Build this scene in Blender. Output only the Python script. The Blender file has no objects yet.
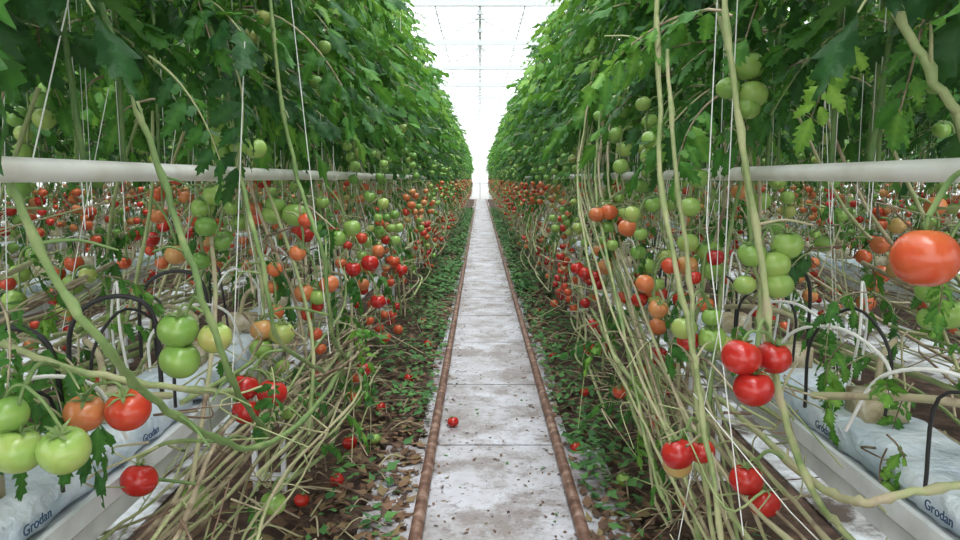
import bpy, math, random
import numpy as np
from mathutils import Vector, Matrix
rng=np.random.default_rng(11); random.seed(11)
U=lambda a,b: float(rng.uniform(a,b))

# ------------------------------------------------------------ mesh builder
class MB:
    def __init__(s): s.v=[];s.l=[];s.t=[];s.m=[];s.a=[];s.n=0
    def add(s,v,l,t,m,a):
        v=np.asarray(v,float); l=np.asarray(l,int); t=np.asarray(t,int)
        s.v.append(v); s.l.append(l+s.n); s.t.append(t)
        s.m.append(np.full(len(t),m) if np.isscalar(m) else m)
        s.a.append(np.full(len(v),float(a)) if np.isscalar(a) else a)
        s.n+=len(v)
    def arr(s):
        return (np.concatenate(s.v),np.concatenate(s.l),np.concatenate(s.t),np.concatenate(s.m),np.concatenate(s.a))
    def addt(s,T,M,off,da=0.0,aset=None):
        v,l,t,m,a=T
        s.add(v@np.asarray(M).T+np.asarray(off),l,t,m,(a+da) if aset is None else a+aset)
    def mesh(s,name,mats,smooth=True):
        v,l,t,m,a=s.arr()
        me=bpy.data.meshes.new(name)
        me.vertices.add(len(v)); me.vertices.foreach_set('co',v.astype(np.float32).ravel())
        me.loops.add(len(l)); me.loops.foreach_set('vertex_index',l.astype(np.int32))
        me.polygons.add(len(t)); st=np.concatenate([[0],np.cumsum(t)[:-1]])
        me.polygons.foreach_set('loop_start',st.astype(np.int32))
        for mt in mats: me.materials.append(mt)
        me.polygons.foreach_set('material_index',m.astype(np.int32))
        me.update(calc_edges=True)
        me.polygons.foreach_set('use_smooth',np.full(len(t),smooth))
        at=me.attributes.new('tint','FLOAT','POINT'); at.data.foreach_set('value',a.astype(np.float32))
        return me

def obj(name,me,parent=None,loc=(0,0,0),scale=None,rot=None):
    o=bpy.data.objects.new(name,me); bpy.context.scene.collection.objects.link(o)
    o.location=loc
    if scale: o.scale=scale
    if rot: o.rotation_euler=rot
    if parent: o.parent=parent
    return o

def smooth(p,n=5):
    p=np.asarray(p,float)
    if len(p)<3: return p
    q=np.vstack([2*p[0]-p[1],p,2*p[-1]-p[-2]]); out=[]
    for i in range(1,len(q)-2):
        for k in range(n):
            t=k/n; a,b,c,d=q[i-1],q[i],q[i+1],q[i+2]
            out.append(.5*((2*b)+(c-a)*t+(2*a-5*b+4*c-d)*t*t+(3*b-a-3*c+d)*t**3))
    out.append(p[-1]); return np.array(out)

def tube(mb,pts,r,sides=6,mat=1,a=0.5):
    p=np.asarray(pts,float); n=len(p)
    r=np.full(n,r,float) if np.isscalar(r) else np.asarray(r,float)
    if len(r)!=n: r=np.interp(np.linspace(0,1,n),np.linspace(0,1,len(r)),r)
    t=np.gradient(p,axis=0); t/=np.linalg.norm(t,axis=1)[:,None]+1e-9
    ref=np.array([0,0,1.]) if abs(t[0][2])<.9 else np.array([1.,0,0])
    u=np.cross(t[0],ref); u/=np.linalg.norm(u); us=[u]
    for i in range(1,n):
        u=us[-1]-t[i]*np.dot(us[-1],t[i]); u/=np.linalg.norm(u)+1e-9; us.append(u)
    us=np.array(us); w=np.cross(t,us)
    ang=np.linspace(0,2*math.pi,sides,endpoint=False)
    v=(p[:,None,:]+r[:,None,None]*(np.cos(ang)[None,:,None]*us[:,None,:]+np.sin(ang)[None,:,None]*w[:,None,:])).reshape(-1,3)
    i=np.arange(n-1)[:,None]*sides; k=np.arange(sides)[None,:]; k2=(k+1)%sides
    l=np.stack([i+k,i+k2,i+sides+k2,i+sides+k],-1).reshape(-1)
    mb.add(v,l,np.full((n-1)*sides,4),mat,a)
    if sides>5:
        mb.add(v[:sides],np.arange(sides)[::-1],[sides],mat,a); mb.add(v[-sides:],np.arange(sides),[sides],mat,a)

def box(mb,c,s,mat=0,a=0.5):
    x,y,z=[q/2 for q in s]
    v=np.array([[i,j,k] for i in(-x,x) for j in(-y,y) for k in(-z,z)])+np.array(c)
    f=[0,1,3,2,4,6,7,5,0,4,5,1,2,3,7,6,0,2,6,4,1,5,7,3]
    mb.add(v,f,[4]*6,mat,a)

def leaflet(mb,base,d,up,L,Wd,n=9,fold=.25,curl=.35,mat=0,a=.5,wave=0.0,lo=False):
    d=np.asarray(d,float); d=d/np.linalg.norm(d); up=np.asarray(up,float); up=up-d*np.dot(up,d); up=up/(np.linalg.norm(up)+1e-9)
    s=np.cross(d,up); t=np.linspace(0,1,n+1)
    w=Wd*np.sin(math.pi*np.clip(t,0.02,.985)**.75)**.8
    ser=np.where(np.arange(n+1)%2==1,1.15,.66); w=w*ser; w[0]=Wd*.04; w[-1]=Wd*.02
    mid=np.asarray(base)+d*(L*t)[:,None]-up*(curl*L*t**2)[:,None]
    fwd=np.where(np.arange(n+1)%2==1,.09,0)*L
    wv=wave*np.sin(t*9+U(0,6))*Wd
    Lf=mid+s*w[:,None]+d*fwd[:,None]+up*(-fold*w+wv)[:,None]; Rt=mid-s*w[:,None]+d*fwd[:,None]+up*(-fold*w-wv)[:,None]
    m=n+1
    if lo: v=np.concatenate([Lf,mid,Rt]); C=2
    else:
        hl=mid*.5+Lf*.5+up*(.10*w)[:,None]; hr=mid*.5+Rt*.5+up*(.10*w)[:,None]
        mid=mid-up*(.05*w)[:,None]
        v=np.concatenate([Lf,hl,mid,hr,Rt]); C=4
    l=[]
    for c in range(C):
        for i in range(n):
            l+=[c*m+i,c*m+i+1,(c+1)*m+i+1,(c+1)*m+i]
    aa=np.full(len(v),float(a))
    if not lo: aa[2*m:3*m]+=.12
    mb.add(v,l,np.full(C*n,4),mat,aa)

def leaf_template(lo=False):
    mb=MB(); n=5 if lo else 9; t=np.linspace(0,1,n); dr=U(.4,.95); sw=U(-.2,.2)
    R=np.stack([sw*t**2,t*(1-.25*dr*t),-dr*t**2+.12*t],1)
    tube(mb,R,np.linspace(.014,.006,n),3 if lo else 4,1,.25)
    def at(tt): return np.array([np.interp(tt,t,R[:,i]) for i in range(3)])
    for tt,L in ((.26,.25),(.47,.31),(.68,.30),(.87,.24)):
        p=at(tt)
        for sgn in(-1,1):
            ang=U(.7,1.3); d=np.array([sgn*math.sin(ang),math.cos(ang),U(-1.3,-.1)])
            LL=L*U(.8,1.2)
            wd=LL*(U(.25,.34) if lo else U(.22,.31))
            leaflet(mb,p+d*(0 if lo else .03),d,np.array([U(-.5,.5),U(-.4,.4),1]),LL,wd,n=4 if lo else 11,curl=U(.1,.75),fold=U(-.15,.5),a=U(-.12,.12),wave=U(.05,.4),lo=lo)
    if not lo:
        for tt in (.36,.57,.78):
            p=at(tt)
            for sgn in(-1,1):
                d=np.array([sgn,.5,U(-.6,.1)]); leaflet(mb,p,d,np.array([0,0,1.]),.12,.042,n=4,a=U(-.05,.1),lo=True)
    d=np.array([0,1,-2*dr+.1]); leaflet(mb,at(1),d,np.array([U(-.3,.3),.3,1]),U(.28,.36),.10 if lo else .088,n=4 if lo else 11,curl=.35,a=0,wave=.25,lo=lo)
    return mb.arr()
LEAVES=[leaf_template() for _ in range(9)]
LEAVESLO=[leaf_template(True) for _ in range(9)]

def frame(d,roll=0.0):
    d=np.asarray(d,float); d=d/np.linalg.norm(d); up=np.array([0,0,1.])
    x=np.cross(d,up)
    if np.linalg.norm(x)<1e-3: x=np.array([1.,0,0])
    x/=np.linalg.norm(x); z=np.cross(x,d)
    c,s=math.cos(roll),math.sin(roll); x2=c*x+s*z; z2=-s*x+c*z
    return np.stack([x2,d,z2],1)

def put_leaf(mb,p,d,sc,tint,roll=None,lo=False):
    T=(LEAVESLO if lo else LEAVES)[int(rng.integers(9))]
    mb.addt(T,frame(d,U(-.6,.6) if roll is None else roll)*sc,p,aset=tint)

def tomato_template(nu=16,nv=11,lob=.025,ph=0):
    mb=MB(); u=np.linspace(0,2*math.pi,nu,endpoint=False); vv=np.linspace(0,math.pi,nv)
    V=[];A=[]
    for v in vv:
        for q in u:
            r=1+lob*math.cos(5*q+ph)*math.sin(v)*(.3+.7*(1+math.cos(v))/2)
            z=math.cos(v)*.92-.20*math.exp(-(v/.36)**2)+.04*math.exp(-((math.pi-v)/.3)**2)
            V.append((math.sin(v)*r*math.cos(q),math.sin(v)*r*math.sin(q),z))
            A.append(-.09*math.exp(-(v/.8)**2))
    l=[]
    for i in range(nv-1):
        for k in range(nu):
            l+=[i*nu+k,(i+1)*nu+k,(i+1)*nu+(k+1)%nu,i*nu+(k+1)%nu]
    mb.add(V,l,[4]*((nv-1)*nu),2,np.array(A))
    return mb
def calyx(mb):
    for i in range(6):
        an=i*math.pi/3+U(-.2,.2); L=U(.65,.95)
        d=np.array([math.cos(an),math.sin(an),0]); s=np.array([-d[1],d[0],0]); c=np.array([0,0,.73])
        up=U(.15,.5)
        P=[c+d*0,c+d*L*.45+np.array([0,0,.14]),c+d*L+np.array([0,0,-.1+up])]
        w=[.07,.10,.01]
        v=[P[0]+s*w[0],P[0]-s*w[0],P[1]+s*w[1],P[1]-s*w[1],P[2]+s*w[2],P[2]-s*w[2]]
        mb.add(v,[0,1,3,2,2,3,5,4],[4,4],1,-.999)
    tube(mb,[[0,0,.66],[0.02,0,.88],[.1,0,1.15]],.07,5,1,-.999)
def toms(nu,nv,cal=True):
    o=[]
    for k in range(4):
        mb=tomato_template(nu,nv,.018,ph=k*1.3)
        if cal: calyx(mb)
        o.append(mb.arr())
    return o
TOM=toms(12,8); TOML=toms(8,6,False); TOMH=toms(32,22)

def put_tom(mb,p,R,ripe,q=1,tilt=.5):
    T=(TOML,TOM,TOMH)[q][int(rng.integers(4))]
    M=Matrix.Rotation(U(0,6.28),3,'Z')@Matrix.Rotation(U(-tilt,tilt),3,'X')@Matrix.Rotation(U(-tilt,tilt),3,'Y')@Matrix.Rotation(U(0,6.28),3,'Z')
    v,l,t,m,a=T
    a2=np.where(a<-.5,.3,a+ripe)
    mb.add(v@(np.array(M)*R).T+np.asarray(p),l,t,m,a2)

def cluster(mb,o,n,R,ripe,side=1,q=1):
    o=np.asarray(o,float); dx=side*U(.03,.08); dy=U(-.06,.06); H=.045+.03*n
    pts=smooth([o,o+[dx*.7,dy*.7,-.01],o+[dx,dy,-H*.5],o+[dx,dy,-H]],4 if q else 2)
    tube(mb,pts,.0035,5 if q else 3,1,.35)
    for i in range(n):
        f=.35+.65*i/max(1,n-1); qq=pts[int(f*(len(pts)-1))]; an=i*2.4+U(-.3,.3)
        put_tom(mb,qq+np.array([math.cos(an)*R*.95,math.sin(an)*R*.95,-R*.5]),R*U(.78,1.08),float(np.clip(ripe+U(-.16,.12)+(-.1 if i>n-2 else 0),.02,1)),q)

# ------------------------------------------------------------ materials
def mat(name):
    m=bpy.data.materials.new(name); m.use_nodes=True; nt=m.node_tree; b=nt.nodes['Principled BSDF']; return m,nt,b,nt.nodes['Material Output']
def ramp(nt,stops,src=None,interp='LINEAR'):
    r=nt.nodes.new('ShaderNodeValToRGB'); r.color_ramp.interpolation=interp; e=r.color_ramp.elements
    while len(e)<len(stops): e.new(.5)
    for i,(p,c) in enumerate(stops): e[i].position=p; e[i].color=(*c,1)
    if src: nt.links.new(src,r.inputs[0])
    return r
def tint(nt):
    a=nt.nodes.new('ShaderNodeAttribute'); a.attribute_name='tint'; return a.outputs['Fac']
def noisen(nt,sc,det=3,rough=.5):
    n=nt.nodes.new('ShaderNodeTexNoise'); n.inputs['Scale'].default_value=sc; n.inputs['Detail'].default_value=det; n.inputs['Roughness'].default_value=rough
    tc=nt.nodes.new('ShaderNodeTexCoord'); nt.links.new(tc.outputs['Object'],n.inputs['Vector']); return n
def math_(nt,op,a,b):
    m=nt.nodes.new('ShaderNodeMath'); m.operation=op
    for i,x in enumerate((a,b)):
        if isinstance(x,(int,float)): m.inputs[i].default_value=x
        else: nt.links.new(x,m.inputs[i])
    return m.outputs[0]
def mix(nt,f,a,b,bt='MIX'):
    m=nt.nodes.new('ShaderNodeMix'); m.data_type='RGBA'; m.blend_type=bt
    for s,x in ((0,f),(6,a),(7,b)):
        if isinstance(x,(int,float)): m.inputs[s].default_value=x
        elif isinstance(x,tuple): m.inputs[s].default_value=(*x,1)
        else: nt.links.new(x,m.inputs[s])
    return m.outputs[2]
def bump(nt,b,src,st=.3,dist=.01):
    n=nt.nodes.new('ShaderNodeBump'); n.inputs['Strength'].default_value=st; n.inputs['Distance'].default_value=dist
    nt.links.new(src,n.inputs['Height']); nt.links.new(n.outputs[0],b.inputs['Normal'])

M_leaf,nt,b,out=mat('tomato_leaf')
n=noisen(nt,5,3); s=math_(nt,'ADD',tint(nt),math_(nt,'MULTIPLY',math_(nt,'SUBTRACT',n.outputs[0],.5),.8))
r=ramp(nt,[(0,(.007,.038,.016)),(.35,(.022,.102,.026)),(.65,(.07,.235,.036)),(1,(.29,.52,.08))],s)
nt.links.new(r.outputs[0],b.inputs['Base Color']); b.inputs['Roughness'].default_value=.48; b.inputs['Specular IOR Level'].default_value=.32
n3=noisen(nt,45,2); bump(nt,b,n3.outputs[0],.6,.01)
tr=nt.nodes.new('ShaderNodeBsdfTranslucent'); nt.links.new(mix(nt,.45,r.outputs[0],(.19,.42,.04)),tr.inputs[0])
ms=nt.nodes.new('ShaderNodeMixShader'); ms.inputs[0].default_value=.35
nt.links.new(b.outputs[0],ms.inputs[1]); nt.links.new(tr.outputs[0],ms.inputs[2]); nt.links.new(ms.outputs[0],out.inputs[0])

M_stem,nt,b,out=mat('vine_stem')
n=noisen(nt,14,4); s=math_(nt,'ADD',tint(nt),math_(nt,'MULTIPLY',math_(nt,'SUBTRACT',n.outputs[0],.5),.9))
r=ramp(nt,[(0,(.07,.16,.045)),(.35,(.18,.27,.09)),(.6,(.37,.40,.20)),(.8,(.43,.37,.25)),(1,(.15,.095,.06))],s)
nt.links.new(r.outputs[0],b.inputs['Base Color']); b.inputs['Roughness'].default_value=.65
n3=noisen(nt,60,2); bump(nt,b,n3.outputs[0],.5,.005)

M_tom,nt,b,out=mat('tomato_skin')
n=noisen(nt,26,3); s=math_(nt,'ADD',tint(nt),math_(nt,'MULTIPLY',math_(nt,'SUBTRACT',n.outputs[0],.5),.24))
r=ramp(nt,[(0,(.15,.32,.06)),(.2,(.30,.45,.11)),(.38,(.46,.38,.13)),(.52,(.54,.25,.09)),(.70,(.55,.12,.04)),(.88,(.50,.032,.020)),(1,(.36,.012,.012))],s)
nt.links.new(r.outputs[0],b.inputs['Base Color']); b.inputs['Roughness'].default_value=.2; b.inputs['Specular IOR Level'].default_value=.5

M_str,nt,b,out=mat('white_string'); b.inputs['Base Color'].default_value=(.85,.86,.84,1); b.inputs['Roughness'].default_value=.6
PM=[M_leaf,M_stem,M_tom,M_str]
M_blk,nt,b,out=mat('black_hose'); b.inputs['Base Color'].default_value=(.02,.02,.022,1); b.inputs['Roughness'].default_value=.4
M_rw,nt,b,out=mat('rockwool_block')
n=noisen(nt,30,4); r=ramp(nt,[(.3,(.34,.27,.15)),(.5,(.56,.48,.32)),(.75,(.72,.70,.62))],n.outputs[0]); nt.links.new(r.outputs[0],b.inputs['Base Color']); b.inputs['Roughness'].default_value=.9
PM+= [M_blk,M_rw]   # 4,5

M_bag,nt,b,out=mat('grow_bag_film')
n=noisen(nt,9,4); r=ramp(nt,[(.3,(.50,.62,.74)),(.6,(.76,.84,.92))],n.outputs[0]); nt.links.new(r.outputs[0],b.inputs['Base Color']); b.inputs['Roughness'].default_value=.3
n2=noisen(nt,16,4,rough=.5); bump(nt,b,n2.outputs[0],.8,.03)
M_ink,nt,b,out=mat('bag_print'); b.inputs['Base Color'].default_value=(.03,.07,.16,1)
M_gut,nt,b,out=mat('gutter_metal'); n=noisen(nt,6,5); r=ramp(nt,[(.3,(.46,.48,.49)),(.55,(.70,.73,.75))],n.outputs[0]); nt.links.new(r.outputs[0],b.inputs['Base Color']); b.inputs['Roughness'].default_value=.4
M_pipe,nt,b,out=mat('white_pipe'); n=noisen(nt,8,4); r=ramp(nt,[(.3,(.68,.66,.60)),(.6,(.86,.86,.83))],n.outputs[0]); nt.links.new(r.outputs[0],b.inputs['Base Color']); b.inputs['Roughness'].default_value=.35
M_rail,nt,b,out=mat('rusty_rail'); n=noisen(nt,18,5); r=ramp(nt,[(.3,(.10,.05,.035)),(.5,(.22,.12,.085)),(.7,(.42,.30,.24))],n.outputs[0]); nt.links.new(r.outputs[0],b.inputs['Base Color']); b.inputs['Roughness'].default_value=.55; b.inputs['Metallic'].default_value=.3; bump(nt,b,n.outputs[0],.3,.003)
M_conc,nt,b,out=mat('concrete_path')
n=noisen(nt,2.2,6,rough=.65); r=ramp(nt,[(.30,(.27,.25,.25)),(.46,(.43,.43,.46)),(.64,(.58,.60,.67))],n.outputs[0])
n2=noisen(nt,2.9,10,rough=.78); f=ramp(nt,[(.47,(0,0,0)),(.58,(1,1,1))],n2.outputs[0])
col=mix(nt,math_(nt,'MULTIPLY',f.outputs[0],.68),r.outputs[0],(.15,.105,.08))
n4=noisen(nt,28,6,rough=.7); f4=ramp(nt,[(.56,(0,0,0)),(.66,(1,1,1))],n4.outputs[0])
col=mix(nt,math_(nt,'MULTIPLY',f4.outputs[0],.6),col,(.11,.075,.055))
nt.links.new(col,b.inputs['Base Color']); b.inputs['Roughness'].default_value=.42; bump(nt,b,n2.outputs[0],.3,.01)
M_soil,nt,b,out=mat('soil')
n=noisen(nt,7,8,rough=.7); r=ramp(nt,[(.3,(.022,.014,.010)),(.5,(.09,.055,.038)),(.7,(.22,.14,.11))],n.outputs[0])
nt.links.new(r.outputs[0],b.inputs['Base Color']); b.inputs['Roughness'].default_value=.95; bump(nt,b,n.outputs[0],.8,.05)
M_film,nt,b,out=mat('white_ground_film'); n=noisen(nt,3,7,rough=.7); r=ramp(nt,[(.42,(.08,.06,.05)),(.5,(.40,.42,.43)),(.6,(.66,.71,.77))],n.outputs[0]); nt.links.new(r.outputs[0],b.inputs['Base Color'])
M_lit,nt,b,out=mat('leaf_litter'); r=ramp(nt,[(0,(.03,.12,.03)),(.4,(.085,.23,.05)),(.55,(.22,.20,.08)),(.75,(.20,.11,.06)),(1,(.06,.035,.022))],tint(nt)); nt.links.new(r.outputs[0],b.inputs['Base Color']); b.inputs['Roughness'].default_value=.7
M_beam,nt,b,out=mat('white_steel'); b.inputs['Base Color'].default_value=(.60,.63,.65,1); b.inputs['Roughness'].default_value=.6
M_glass,nt,b,out=mat('roof_glass')
tp=nt.nodes.new('ShaderNodeBsdfTransparent'); tp.inputs[0].default_value=(.97,.98,1,1); ms=nt.nodes.new('ShaderNodeMixShader'); ms.inputs[0].default_value=.06
nt.links.new(tp.outputs[0],ms.inputs[1]); nt.links.new(b.outputs[0],ms.inputs[2]); nt.links.new(ms.outputs[0],out.inputs[0]); b.inputs['Base Color'].default_value=(.9,.9,.9,1); b.inputs['Roughness'].default_value=.1
M_wall,nt,b,out=mat('end_glazing'); b.inputs['Base Color'].default_value=(.9,.92,.92,1)
tr=nt.nodes.new('ShaderNodeBsdfTranslucent'); tr.inputs[0].default_value=(.80,.82,.82,1); ms=nt.nodes.new('ShaderNodeMixShader'); ms.inputs[0].default_value=.7
nt.links.new(b.outputs[0],ms.inputs[1]); nt.links.new(tr.outputs[0],ms.inputs[2]); nt.links.new(ms.outputs[0],out.inputs[0])

# ------------------------------------------------------------ plant chunks
def canopy_chunk(k,lo=False,fruit=5,small=1.0,zmin=1.52,N=None):
    mb=MB()
    for i in range(N or (120 if lo else 155)):
        z=zmin+(2.91-zmin)*U(0,1)**.95; side=1 if i%2 else -1
        az=U(-1.1,1.1); d=np.array([side*math.cos(az),math.sin(az),U(-.3,.6)])
        sc=U(.29,.43)*small
        if z>2.3: sc*=1-.35*(z-2.3)/.6
        x0=side*U(0.0,.17)
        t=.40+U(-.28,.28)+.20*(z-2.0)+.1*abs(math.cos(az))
        if z<1.7: sc*=.8
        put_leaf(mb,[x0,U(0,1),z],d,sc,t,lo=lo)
    for i in range(6):
        y=i/6+U(0,.12); x=U(.08,.2)*(1 if i%2 else -1)
        tube(mb,smooth([[x,y,1.3],[x+U(-.03,.03),y+U(-.04,.04),1.9],[x*.8,y,2.5],[x*.7,y,2.95]],2),[.0065,.005,.004],4,1,.15)
        tube(mb,[[x*.9,y+.02,1.2],[x*.7,y+.02,4.2]],.0013,3,3,.5)
    for i in range(fruit):
        side=1 if i%2 else -1
        cluster(mb,[side*U(.2,.36),U(0,1),U(1.45,1.8)],int(rng.integers(3,6)),U(.028,.034),U(.06,.22),side,q=0 if lo else 1)
    return mb.mesh(f'canopy_{k}',PM)

def vine_chunk(k,nclus=18,lo=False,outer=False):
    mb=MB(); sd_=4 if lo else 6; sm=2 if lo else 4
    S=lambda i,m=2: 1 if (outer or i%m) else -1
    for i in range(9):
        side=S(i); y=U(0,1); x=side*U(.1,.34); lean=U(-.7,.7)
        tube(mb,smooth([[x+side*.05,y-lean,U(.35,.7)],[x+side*U(0,.06),y-lean*.6,U(.75,.95)],[x*.7,y-lean*.15,1.2],[side*.1,y,1.5]],sm),[.0065,.006,.005],sd_,1,U(.3,.85))
    for i in range(16):
        side=S(i,3); x=side*U(.16,.42); z=U(.3,.85); y=U(-.5,.3); dz=U(-.15,.3)
        tube(mb,smooth([[x+U(-.06,.06),y,z],[x+U(-.06,.06),y+.5,z+dz*.3+U(-.05,.05)],[x+U(-.06,.06),y+1.0,z+dz*.6+U(-.05,.05)],[x*.85,y+1.5,z+dz]],sm),U(.004,.0075),sd_,1,U(.4,.95))
    for i in range(36):
        side=S(i); x=side*U(.10,.42); y=U(0,1); z=U(.4,1.25)
        tube(mb,smooth([[x,y,z],[x+U(-.1,.1),y+U(-.15,.15),z+U(-.1,.08)],[x+U(-.2,.2),y+U(-.3,.3),z+U(-.2,.05)]],2 if lo else 3),[.004,.002],4,1,U(.4,1.05))
    for i in range(5):
        side=S(i); x=side*U(.15,.38); y=U(0,1)
        tube(mb,[[x,y,U(.4,.7)],[side*.12,y+U(-.1,.1),1.6]],.0015,3,3,.5)
    for i in range(nclus):
        side=S(i); z=.42+.95*U(0,1)**.62
        if z<1.0: ripe=U(.75,.97) if rng.random()<.85 else U(.1,.3)
        elif z<1.2: ripe=(U(.1,.3) if rng.random()<.42 else U(.55,.95))
        else: ripe=(U(.1,.25) if rng.random()<.55 else U(.5,.9))
        xx=U(.15,.38) if z<1.27 else U(.02,.12)
        cluster(mb,[side*xx,U(0,1),z],int(rng.integers(2,6)),U(.025,.034),float(ripe),side,q=0 if lo else 1)
    for i in range(13):
        side=S(i)
        put_leaf(mb,[side*U(.1,.34),U(0,1),U(.75,1.25)],[side*U(.2,1),U(-1,1),-.3],U(.10,.23),.5+U(-.2,.25),lo=lo)
    for i in range(2):
        y=.2+i*.5; box(mb,[0,y,.775],[.1,.1,.06],5)
        tube(mb,smooth([[0,y,.8],[.02,y+.03,.88],[.1*(1 if i%2 else -1),y+.12,.9],[.22*(1 if i%2 else -1),y+.35,.84]],sm),.008,sd_,1,.75)
    for i in range(4):
        y=.125+i*.25; sd=1 if i%2 else -1; hh=U(.93,1.04)
        tube(mb,smooth([[sd*.02,y,.77],[sd*.03,y-.02,.92],[sd*.07,y+.06,hh],[sd*.13,y+.14,.92],[sd*.13,y+.16,.74]],sm+1),.0042,4,3 if i%2 else 4,.5)
    return mb.mesh(f'vines_{k}',PM)
CAN=[canopy_chunk(k) for k in range(5)]
CANN=[canopy_chunk(30+k,fruit=0,small=.9,zmin=1.50,N=185) for k in range(2)]
VIN=[vine_chunk(k) for k in range(4)]
CANL=[canopy_chunk(10+k,True,zmin=1.38) for k in range(5)]
VINL=[vine_chunk(10+k,lo=True) for k in range(5)]
VINO=[vine_chunk(20+k,8,outer=True) for k in range(2)]

def slab_mesh():
    mb=MB(); ny,nr=40,20; V=[]
    for j in range(ny+1):
        y=j/ny*.985; e=min(1,min(y,.985-y)/.05+.15)**.5
        for k in range(nr):
            a=2*math.pi*k/nr; c,s=math.cos(a),math.sin(a)
            x=.103*math.copysign(abs(c)**.35,c); z=.037*math.copysign(abs(s)**.45,s)
            w=.004*math.sin(y*37+k*1.3)+.003*math.sin(y*80+k*2)
            V.append(((x+w*c)*(.9+.1*e),y,.038+z*e+ w*s))
    l=[]
    for j in range(ny):
        for k in range(nr): l+=[j*nr+k,j*nr+(k+1)%nr,(j+1)*nr+(k+1)%nr,(j+1)*nr+k]
    mb.add(V,l,[4]*(ny*nr),0,.5); mb.add(V[:nr],list(range(nr)),[nr],0,.5); mb.add(V[-nr:],list(range(nr))[::-1],[nr],0,.5)
    return mb.mesh('grow_bag_mesh',[M_bag])
SLAB=slab_mesh()
TX=bpy.data.curves.new('bag_print','FONT'); TX.body='Grodan'; TX.size=.027; TX.extrude=.0006; TX.materials.append(M_ink)

ROWS=[(-.88,-1,46),(.93,-1,46)]
for i in range(1,4): ROWS+=[(-.88-1.6*i,1,22),(.93+1.6*i,1,22)]
for ri,(x,y0,y1) in enumerate(ROWS):
    near=ri<2; sg=-1 if x<0 else 1
    e=obj('tomato_plant_row',None); eb=obj('grow_bag_row',None)
    for y in range(y0,y1):
        hi=near and y<6
        flip=1 if rng.random()<.5 else -1
        c=(CAN if (near and y<5) else CANL)[int(rng.integers(5))]
        if near and y<2: c=CANN[y%2]
        obj('foliage',c,e,(x-(.06 if ri==0 else 0),y,0),(flip,1,1))
        if near and y<2:
            obj('vines',VINO[y%2],e,(x,y,0),(sg,1,1))
        else:
            obj('vines',(VIN if hi else VINL)[int(rng.integers(4))],e,(x,y,0),(1 if rng.random()<.5 else -1,1,1))
        obj('grow_bag',SLAB,eb,(x,y+.008,.672))
        if near and y<5:
            for yo in(.25,.7):
                obj('print',TX,eb,(x-sg*.1135,y+yo+(.06 if sg>0 else -.06),.70),None,(math.pi/2,0,-sg*math.pi/2))
    mb=MB()
    prof=[(-.15,.66),(-.15,.70),(-.138,.70),(-.138,.672),(.138,.672),(.138,.70),(.15,.70),(.15,.66),(.13,.64),(.13,.60),(.10,.585),(-.10,.585),(-.13,.60),(-.13,.64)]
    V=[(px,y0,pz) for px,pz in prof]+[(px,y1,pz) for px,pz in prof]; N=len(prof); l=[]
    for k in range(N): l+=[k,(k+1)%N,N+(k+1)%N,N+k]
    mb.add(V,l,[4]*N,0,.5)
    for yy in range(y0,y1,4):
        for sx in(-.06,.06): box(mb,[sx,yy+.0,.295],[.02,.02,.59],0)
        box(mb,[0,yy,.06],[.2,.04,.02],0)
    obj('growing_gutter',mb.mesh('gutter',[M_gut],False),None,(x,0,0))
    sx=.22 if x<0 else -.22
    mb=MB(); tube(mb,[[0,y0,1.312],[0,y1,1.312]],.0185,18,0,.5)
    for yy in range(y0+1,y1,3):
        tube(mb,[[0,yy+.4,1.33],[0,yy+.4,2.9]],.002,4,0,.5)
        yv=yy+.4; tube(mb,[[0,yv-.02,1.312],[0,yv+.02,1.312]],.022,16,0,.5)
    obj('heating_pipe',mb.mesh('pipe',[M_pipe]),None,(x+sx,0,0))

# ------------------------------------------------------------ foreground vines (world metres)
HS=[] # stems: points, radius, tint
HS+= [([(-.76,1.45,1.95),(-.687,1.40,1.62),(-.614,1.375,1.422),(-.557,1.35,1.252),(-.493,1.33,1.06),(-.47,1.40,.9),(-.5,1.7,.70)],.006,.25),
([(-.74,1.09,1.6),(-.703,1.073,1.423),(-.668,1.06,1.311),(-.607,1.042,1.172),(-.545,1.06,1.063),(-.543,1.168,.965),(-.515,1.35,.828),(-.467,1.54,.731),(-.45,2.0,.68),(-.48,2.7,.66)],.0064,.25),
([(-.68,1.84,1.95),(-.644,1.81,1.714),(-.597,1.79,1.505),(-.555,1.76,1.273),(-.511,1.74,1.105),(-.49,1.8,.9),(-.47,2.2,.72)],.0055,.3),
([(-.60,2.1,2.0),(-.562,2.07,1.774),(-.527,2.04,1.481),(-.482,2.02,1.269),(-.423,1.99,1.109),(-.42,2.1,.85),(-.47,2.6,.66)],.0055,.3),
([(.37,1.6,1.95),(.357,1.557,1.675),(.369,1.506,1.257),(.422,1.474,.998),(.442,1.457,.858),(.486,1.42,.569),(.5,1.4,.40)],.0055,.5),
([(.45,1.5,1.9),(.457,1.453,1.65),(.487,1.42,1.389),(.528,1.392,1.148),(.555,1.364,.925),(.622,1.34,.72),(.708,1.327,.618),(.76,1.0,.6)],.0064,.5),
([(.50,1.06,1.75),(.542,1.04,1.563),(.602,1.025,1.444),(.663,1.01,1.338),(.72,1.0,1.2),(.78,1.05,.98)],.0065,.45),
([(.44,1.8,1.6),(.444,1.72,1.341),(.478,1.684,1.07),(.492,1.65,.799),(.537,1.607,.438),(.56,1.6,.34)],.0055,.55),
([(.95,1.19,.80),(.803,1.196,.79),(.683,1.2,.768),(.644,1.24,.744),(.643,1.44,.718),(.66,2.0,.70)],.0075,.6),
([(-1.0,1.3,1.02),(-.85,1.25,1.03),(-.70,1.22,.99),(-.57,1.30,.93),(-.5,1.5,.86)],.006,.5),
([(.56,1.9,1.8),(.60,1.86,1.6),(.62,1.8,1.4),(.64,1.77,1.2),(.66,1.74,1.0),(.64,1.7,.8)],.0055,.45)]
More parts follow.
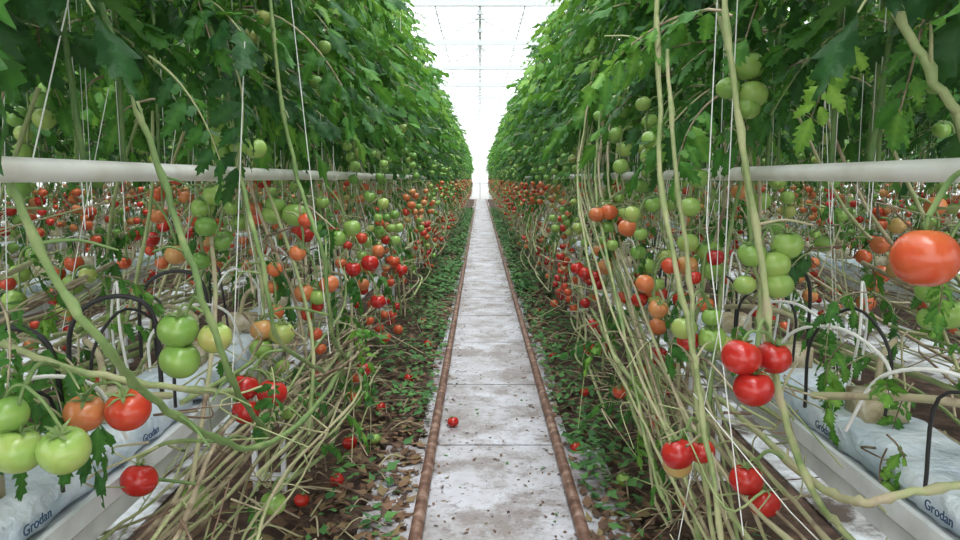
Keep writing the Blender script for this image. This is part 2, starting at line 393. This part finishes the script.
for i in range(15):   # layered stems along the left row
    x=-U(.45,.78); z=U(.40,.70)
    HS.append(([(x+U(-.03,.03),.7,z+U(-.12,.05)),(x+U(-.06,.06),1.25,z+U(-.06,.06)),(x+U(-.05,.07),1.8,z+U(-.08,.05)),(min(-.42,x+.08+U(-.04,.04)),2.5,z*.6+.26),(-.48+U(-.1,.06),3.3,.55+U(-.12,.12))],U(.003,.006),U(.4,.95)))
for i in range(18):   # fan of pale stems on the right row
    x=U(.46,.72); y0=U(1.3,2.4); z0=U(.28,.6); y1=y0+U(.9,2.6); w=U(-.05,.05)
    HS.append(([(x+.02,y0-.15,z0-.06),(x,y0,z0+.03),(x+w,y0*.55+y1*.45,z0+(1.25-z0)*.45),(x+w*.5,y1,1.25),(x+.05,y1+.22,1.6),(x+.10,y1+.3,1.9)],U(.0032,.0055),U(.38,.8)))
for i in range(8):
    x=U(.46,.78); z=U(.42,.7)
    HS.append(([(x,.9,z),(x+U(-.05,.05),1.6,z+U(-.05,.05)),(x+U(-.06,.03),2.4,z+.05),(x,3.2,z+.1)],U(.0035,.0065),U(.45,.9)))
ve=obj('tomato_vine',None)
mb=MB(); ALL=[]
for p,r,a in HS:
    q=smooth(p,7); q=q+rng.normal(0,.0018,q.shape); tube(mb,q,[r*.85,r,r],9,1,a); ALL.append(q)
    for j in range(4,len(q)-4,5):
        tube(mb,[q[j-1],q[j],q[j+1]],[r*1.0,r*1.35,r*1.0],8,1,a+.05)
        if rng.random()<.55:
            d=np.array([U(-.10,.10),U(-.12,.12),U(-.05,.07)]); tube(mb,smooth([q[j],q[j]+d*.5+[0,0,.01],q[j]+d],3),[r*.5,r*.25],5,1,a+U(-.1,.3))
ALL=np.concatenate(ALL)
for i in range(120):  # thin dry shoots
    s=-1 if i%2 else 1; x=s*U(.42,.78); y=U(1.2,3.0); z=U(.35,.88)
    tube(mb,smooth([[x,y,z],[x+U(-.1,.1),y+U(-.15,.15),z+U(-.06,.08)],[x+U(-.15,.15),y+U(-.25,.25),z+U(-.15,.08)]],4),[.003,.0014],5,1,U(.45,1.05))
obj('stems',mb.mesh('hero_stems',PM),ve)
mb=MB()
for p,d,sc,t in [((-.78,1.2,1.10),(.3,-.3,-.2),.20,.5),((-.82,1.3,1.02),(.5,.1,-.1),.22,.55),((-.80,1.1,1.02),(.5,-.2,-.4),.18,.45),((-.85,1.35,.98),(.4,-.2,0),.2,.6),
  ((-.80,1.2,.95),(.6,.3,-.2),.2,.4),((.80,1.45,.86),(-.1,-.2,.5),.16,.75),((.80,1.42,.80),(.3,-.2,-.3),.16,.7),((.82,1.45,.76),(-.3,-.1,-.6),.15,.75),
  ((-.60,1.39,1.52),(.4,-.1,-.3),.22,.35),((-.58,1.78,1.58),(.3,-.3,-.5),.26,.3),((.47,1.44,1.6),(-.2,.3,.2),.24,.6),((.40,1.52,1.62),(-.5,.3,-.2),.22,.65),
  ((-.5,1.75,.85),(.2,-.3,-.6),.16,.4),((.58,1.85,1.5),(-.4,-.2,-.3),.24,.6),((.66,1.35,1.58),(-.3,-.2,-.5),.20,.9),((.78,1.35,1.60),(-.3,-.4,-.5),.22,.7)]:
    put_leaf(mb,p,d,sc,t)
for i in range(56):
    s=-1 if i%2 else 1
    if i<22: p=(s*U(.80,1.0),U(1.15,1.9),U(.80,1.12))
    else: p=(s*U(.46,.66),U(1.9,3.6),U(.35,.8))
    put_leaf(mb,p,(-s*U(.2,1),U(-1,.5),U(-.6,.2)),U(.09,.17),U(.35,.8))
obj('leaves',mb.mesh('hero_leaves',PM),ve)
mb=MB()
for p in [((-.66,1.3,1.7),(-.72,1.2,1.3)),((.45,1.46,1.9),(.47,1.55,1.2),(.52,1.4,.6)),((.50,1.5,1.8),(.56,1.7,1.0),(.47,1.7,.4)),((.44,1.5,.86),(.60,1.38,.66),(.72,1.3,.54)),((.60,1.9,2.0),(.64,2.0,1.0)),((-.5,2.0,1.9),(-.43,2.1,.8)),((-.52,1.7,1.6),(-.6,1.75,.75))]:
    tube(mb,p,.0013,5,3,.5)
for x,y in((-.80,1.15),(-.80,1.9),(.84,1.6),(.85,1.2),(.88,1.95)):
    s=1 if x<0 else -1
    tube(mb,smooth([[x-s*.06,y,.80],[x-s*.05,y,.90],[x+s*.02,y+.08,.96],[x+s*.08,y+.2,.92],[x+s*.09,y+.3,.78]],6),.004,7,3,.5)
for x,y in((-.93,1.25),(-.95,2.05),(.80,2.1),(-.90,1.6),(.92,1.35)):
    tube(mb,smooth([[x,y,.80],[x+.01,y,.98],[x+.08,y+.03,1.04],[x+.16,y+.06,1.0],[x+.17,y+.07,.80]],6),.0055,8,4,.5)
obj('strings_and_drippers',mb.mesh('strings',PM),ve)

CL=["-572,1393,956,38,12;-505,1398,998,32,30;-576,1400,1013,38,10","-605,1245,905,38,85;-679,1244,900,34,62","-697,1083,894,38,22;-626,1083,894,38,20;-715,1090,946,33,10",
"-682,1432,701,36,95","-862,1509,607,36,12","-733,1836,484,36,14","-573,1975,407,36,10","-591,1829,779,35,95;-523,1827,764,38,98;-589,1822,719,35,96",
"-640,2140,807,35,12;-579,2145,851,38,28;-637,2147,860,35,50","-650,1904,1412,38,15;-604,1900,1378,26,12;-564,1900,1375,28,18;-660,1910,1370,30,8","-615,2487,1179,43,15;-681,2491,1212,33,10;-694,2490,1179,33,18",
"-601,2520,911,34,62;-553,2520,898,30,20;-515,2525,942,34,66","-510,2980,938,33,96;-442,2980,962,36,96","-423,3060,794,33,97","-497,3120,489,34,95","-703,3000,1074,34,93;-735,3020,1100,30,85","-895,2190,1076,33,50","-532,2790,1078,34,12;-480,2800,1115,34,15","-1090,2190,880,30,14",
"648,1850,1569,38,15;658,1840,1501,36,18;598,1840,1516,29,10;646,1835,1468,29,10","592,2228,1397,35,14;507,2230,1412,32,12;504,2225,1362,32,10",
"719,1744,1145,37,16;691,1738,1099,36,20;637,1742,1124,33,12;698,1732,1052,35,18;621,1735,1052,26,22","674,2190,1087,35,14;613,2193,1111,32,20;683,2183,1032,32,12;610,2185,1046,32,52",
"524,875,1207,38,76","944,1478,1029,32,16;904,1478,1020,25,12;900,1482,1075,26,10","472,1321,979,36,93;546,1360,969,33,97;493,1310,925,36,97","559,1766,918,34,16;492,1770,942,31,24;513,1805,904,28,90;557,1770,969,24,12;588,1766,902,25,30",
"437,1588,696,37,96;499,1620,691,30,92;448,1630,655,33,42","570,1533,660,36,96;610,1530,610,34,94","622,2671,899,34,66;582,2671,917,30,94;578,2675,863,30,92;650,2670,885,28,90","620,2544,689,35,95",
"602,3527,488,34,96;530,3527,488,34,96;549,3550,598,32,95;580,3560,575,28,94","515,2600,1128,34,66","464,3270,885,34,92;430,3280,905,30,96;510,3280,870,30,95","500,2900,1170,34,72;455,2910,1160,32,66","610,2100,1300,30,12;590,2105,1220,30,16",
"-860,2900,1150,33,70;-900,2910,1120,30,50","-380,3600,860,30,95;-420,3620,900,30,80","860,2300,1230,32,14;800,2310,1260,28,55"]
for cstr in CL:
    T=[tuple(float(q) for q in s.split(',')) for s in cstr.split(';')]
    mb=MB(); P=np.array([[t[0],t[1],t[2]] for t in T])/1000; R=[t[3]/1000 for t in T]
    top=P.mean(0)+[0,0,P[:,2].max()-P[:,2].mean()+max(R)*1.25]
    dd=np.linalg.norm(ALL-top,axis=1)+np.where(ALL[:,2]<top[2]-.02,.5,0); an=ALL[int(dd.argmin())]
    if dd.min()>.35: an=top+np.array([math.copysign(.08,top[0]),.05,.12])
    tube(mb,smooth([an,an*.4+top*.6+np.array([0,0,.02]),top],5),.0038,7,1,.3)
    for p,r,t in zip(P,R,T):
        tip=p+np.array([0,0,r*.8]); tube(mb,smooth([top,top*.5+tip*.5+np.array([0,0,r*.25]),tip],4),.0028,6,1,.3)
        put_tom(mb,p,r,t[4]/100,2,.28)
    obj('tomato_cluster',mb.mesh('tomato_cluster',PM))
mb=MB()
for x,y,R,rp in((-.62,3.43,.035,.95),(-.51,3.5,.028,.12),(-.14,3.75,.03,.95),(.45,3.4,.026,.85),(-.45,4.6,.03,.93),(-.7,2.8,.03,.9),(.6,3.0,.03,.15),(.52,5.2,.03,.95),(-.55,4.0,.03,.95),(-.6,3.0,.03,.92),(-.40,5.6,.03,.95),(.62,4.3,.03,.9),(-.5,6.5,.03,.95),(.55,7,.03,.95)):
    put_tom(mb,[x,y,.02+R*.88],R,rp,2,.3)
obj('fallen_tomatoes',mb.mesh('fallen_tomatoes',PM))

# ------------------------------------------------------------ ground
mb=MB(); box(mb,[0,22,-.06],[22,52,.1],0); obj('ground_soil',mb.mesh('ground',[M_soil],False))
mb=MB()
y=-.95
while y<46:
    L=1.18+U(-.12,.12); xl=-.30+U(-.04,.03); xr=.44+U(-.03,.04)
    if y<3: xl-=.16; xr+=.16
    box(mb,[(xl+xr)/2,y+L/2,-.0],[xr-xl,L-.014,.04],0); y+=L
obj('concrete_path',mb.mesh('path',[M_conc],False))
for rx in(-.228,.368):
    mb=MB(); tube(mb,[[0,-1,.0445],[0,46,.0445]],.024,14,0,.5)
    obj('pipe_rail',mb.mesh('rail',[M_rail]),None,(rx,0,0))
for i in range(4):
    for sgn in(-1,1):
        mb=MB(); cx=(.025+sgn*(1.705+1.6*i)); box(mb,[cx,22,-.004],[.8,46,.012],0); obj('ground_film',mb.mesh('film',[M_film],False))

mb=MB()
def scrap(x,y,z,L,t,flat=.2):
    an=U(0,6.28); leaflet(mb,[x,y,z],[math.cos(an),math.sin(an),U(-.05,flat)],[U(-.4,.4),U(-.4,.4),1],L,L*.3,n=3,curl=U(-.2,.5),fold=U(-.3,.5),a=t,lo=True)
for i in range(17000):
    y=.8+ (U(0,1)**1.5)*30; s=1 if i%2 else -1
    x=(.41+abs(rng.normal(0,.26))) if s>0 else -(.275+abs(rng.normal(0,.30)))
    if s>0: pg=.10 if y<2.9 else .56
    else: pg=.07 if y<3.8 else (.42 if y<5 else .60)
    pg+=.26*math.sin(y*2.1+s)*math.sin(x*9+y)
    g=U(0,.42) if rng.random()<pg else U(.6,1)
    scrap(x,y,.0+.025+(U(0,.09) if g<.43 else 0),U(.03,.07) if y<8 else U(.05,.1),g,.5)
for i in range(3600):
    e=rng.random()<.6
    x=(U(-.27,.42) if not e else (U(.26,.44) if i%2 else U(-.30,-.13)))
    scrap(x,.8+U(0,1)**1.5*30,.024,U(.008,.03),U(.65,1) if rng.random()<.85 else .3,.1)
obj('fallen_leaf_litter',mb.mesh('litter',[M_lit]))
mb=MB()
for i in range(420):
    s=1 if i%2 else -1; x=(.5+U(0,.5)) if s>0 else -(.38+U(0,.5)); y=1.5+U(0,1)**1.5*10; an=U(0,3.14); L=U(.08,.3)
    d=np.array([math.cos(an),math.sin(an),0])*L
    tube(mb,smooth([[x,y,.03],[x+d[0]*.5+U(-.03,.03),y+d[1]*.5,.03+U(0,.05)],[x+d[0],y+d[1],.03]],3),U(.002,.005),5,1,U(.65,1.15))
obj('dead_vine_scraps',mb.mesh('scraps',PM))

# ------------------------------------------------------------ greenhouse shell
mb=MB()
for yy in range(2,47,4):
    box(mb,[0,yy,4.45],[20,.08,.12],0); box(mb,[0,yy,5.0],[20,.05,.05],0)
    for k in range(-9,10,2): tube(mb,[[k,yy,4.5],[k+1,yy,5.0],[k+2,yy,4.5]],.018,4,0,.5)
for xx in(-8,-4,0,4,8):
    box(mb,[xx,22,5.05],[.06,48,.08],0)
    for yy in range(1,47,2): box(mb,[xx,yy,4.92],[.14,.10,.10],0)
for xx in(-2,-1,1,2): box(mb,[xx,22,5.1],[.026,48,.04],0)
for yy in range(0,47,1): box(mb,[0,yy,5.1],[20,.035,.04],0)
obj('ceiling_trusses',mb.mesh('trusses',[M_beam],False))
mb=MB(); box(mb,[0,22,5.2],[20,50,.006],0); obj('ceiling_glass',mb.mesh('roofglass',[M_glass],False))
mb=MB(); box(mb,[0,47,2.6],[20,.02,5.2],0)
for xx in range(-10,11,2): box(mb,[xx,46.97,2.6],[.06,.05,5.2],1)
for zz in(1.0,3.0): box(mb,[0,46.96,zz],[20,.05,.06],1)
obj('wall_back',mb.mesh('wb',[M_wall,M_beam],False))
for sgn,nm in((-1,'wall_left'),(1,'wall_right')):
    mb=MB(); box(mb,[sgn*10,22,2.6],[.02,50,5.2],0); obj(nm,mb.mesh(nm,[M_wall],False))

# ------------------------------------------------------------ light, camera
w=bpy.data.worlds.new('sky'); bpy.context.scene.world=w; w.use_nodes=True
bg=w.node_tree.nodes['Background']; bg.inputs[0].default_value=(.99,.985,.98,1); bg.inputs[1].default_value=3.0
L=bpy.data.lights.new('overcast_sun','SUN'); L.energy=4.2; L.angle=math.radians(40); L.color=(1,.97,.91)
o=bpy.data.objects.new('overcast_sun',L); bpy.context.scene.collection.objects.link(o); o.rotation_euler=(math.radians(14),math.radians(4),0)
c=bpy.data.cameras.new('camera'); c.sensor_width=36; c.lens=36*747/960; c.clip_start=.02
o=bpy.data.objects.new('camera',c); bpy.context.scene.collection.objects.link(o); o.location=(0,0,1.3); o.rotation_euler=(math.radians(83),0,0)
bpy.context.scene.camera=o
bpy.context.scene.view_settings.view_transform='Standard'
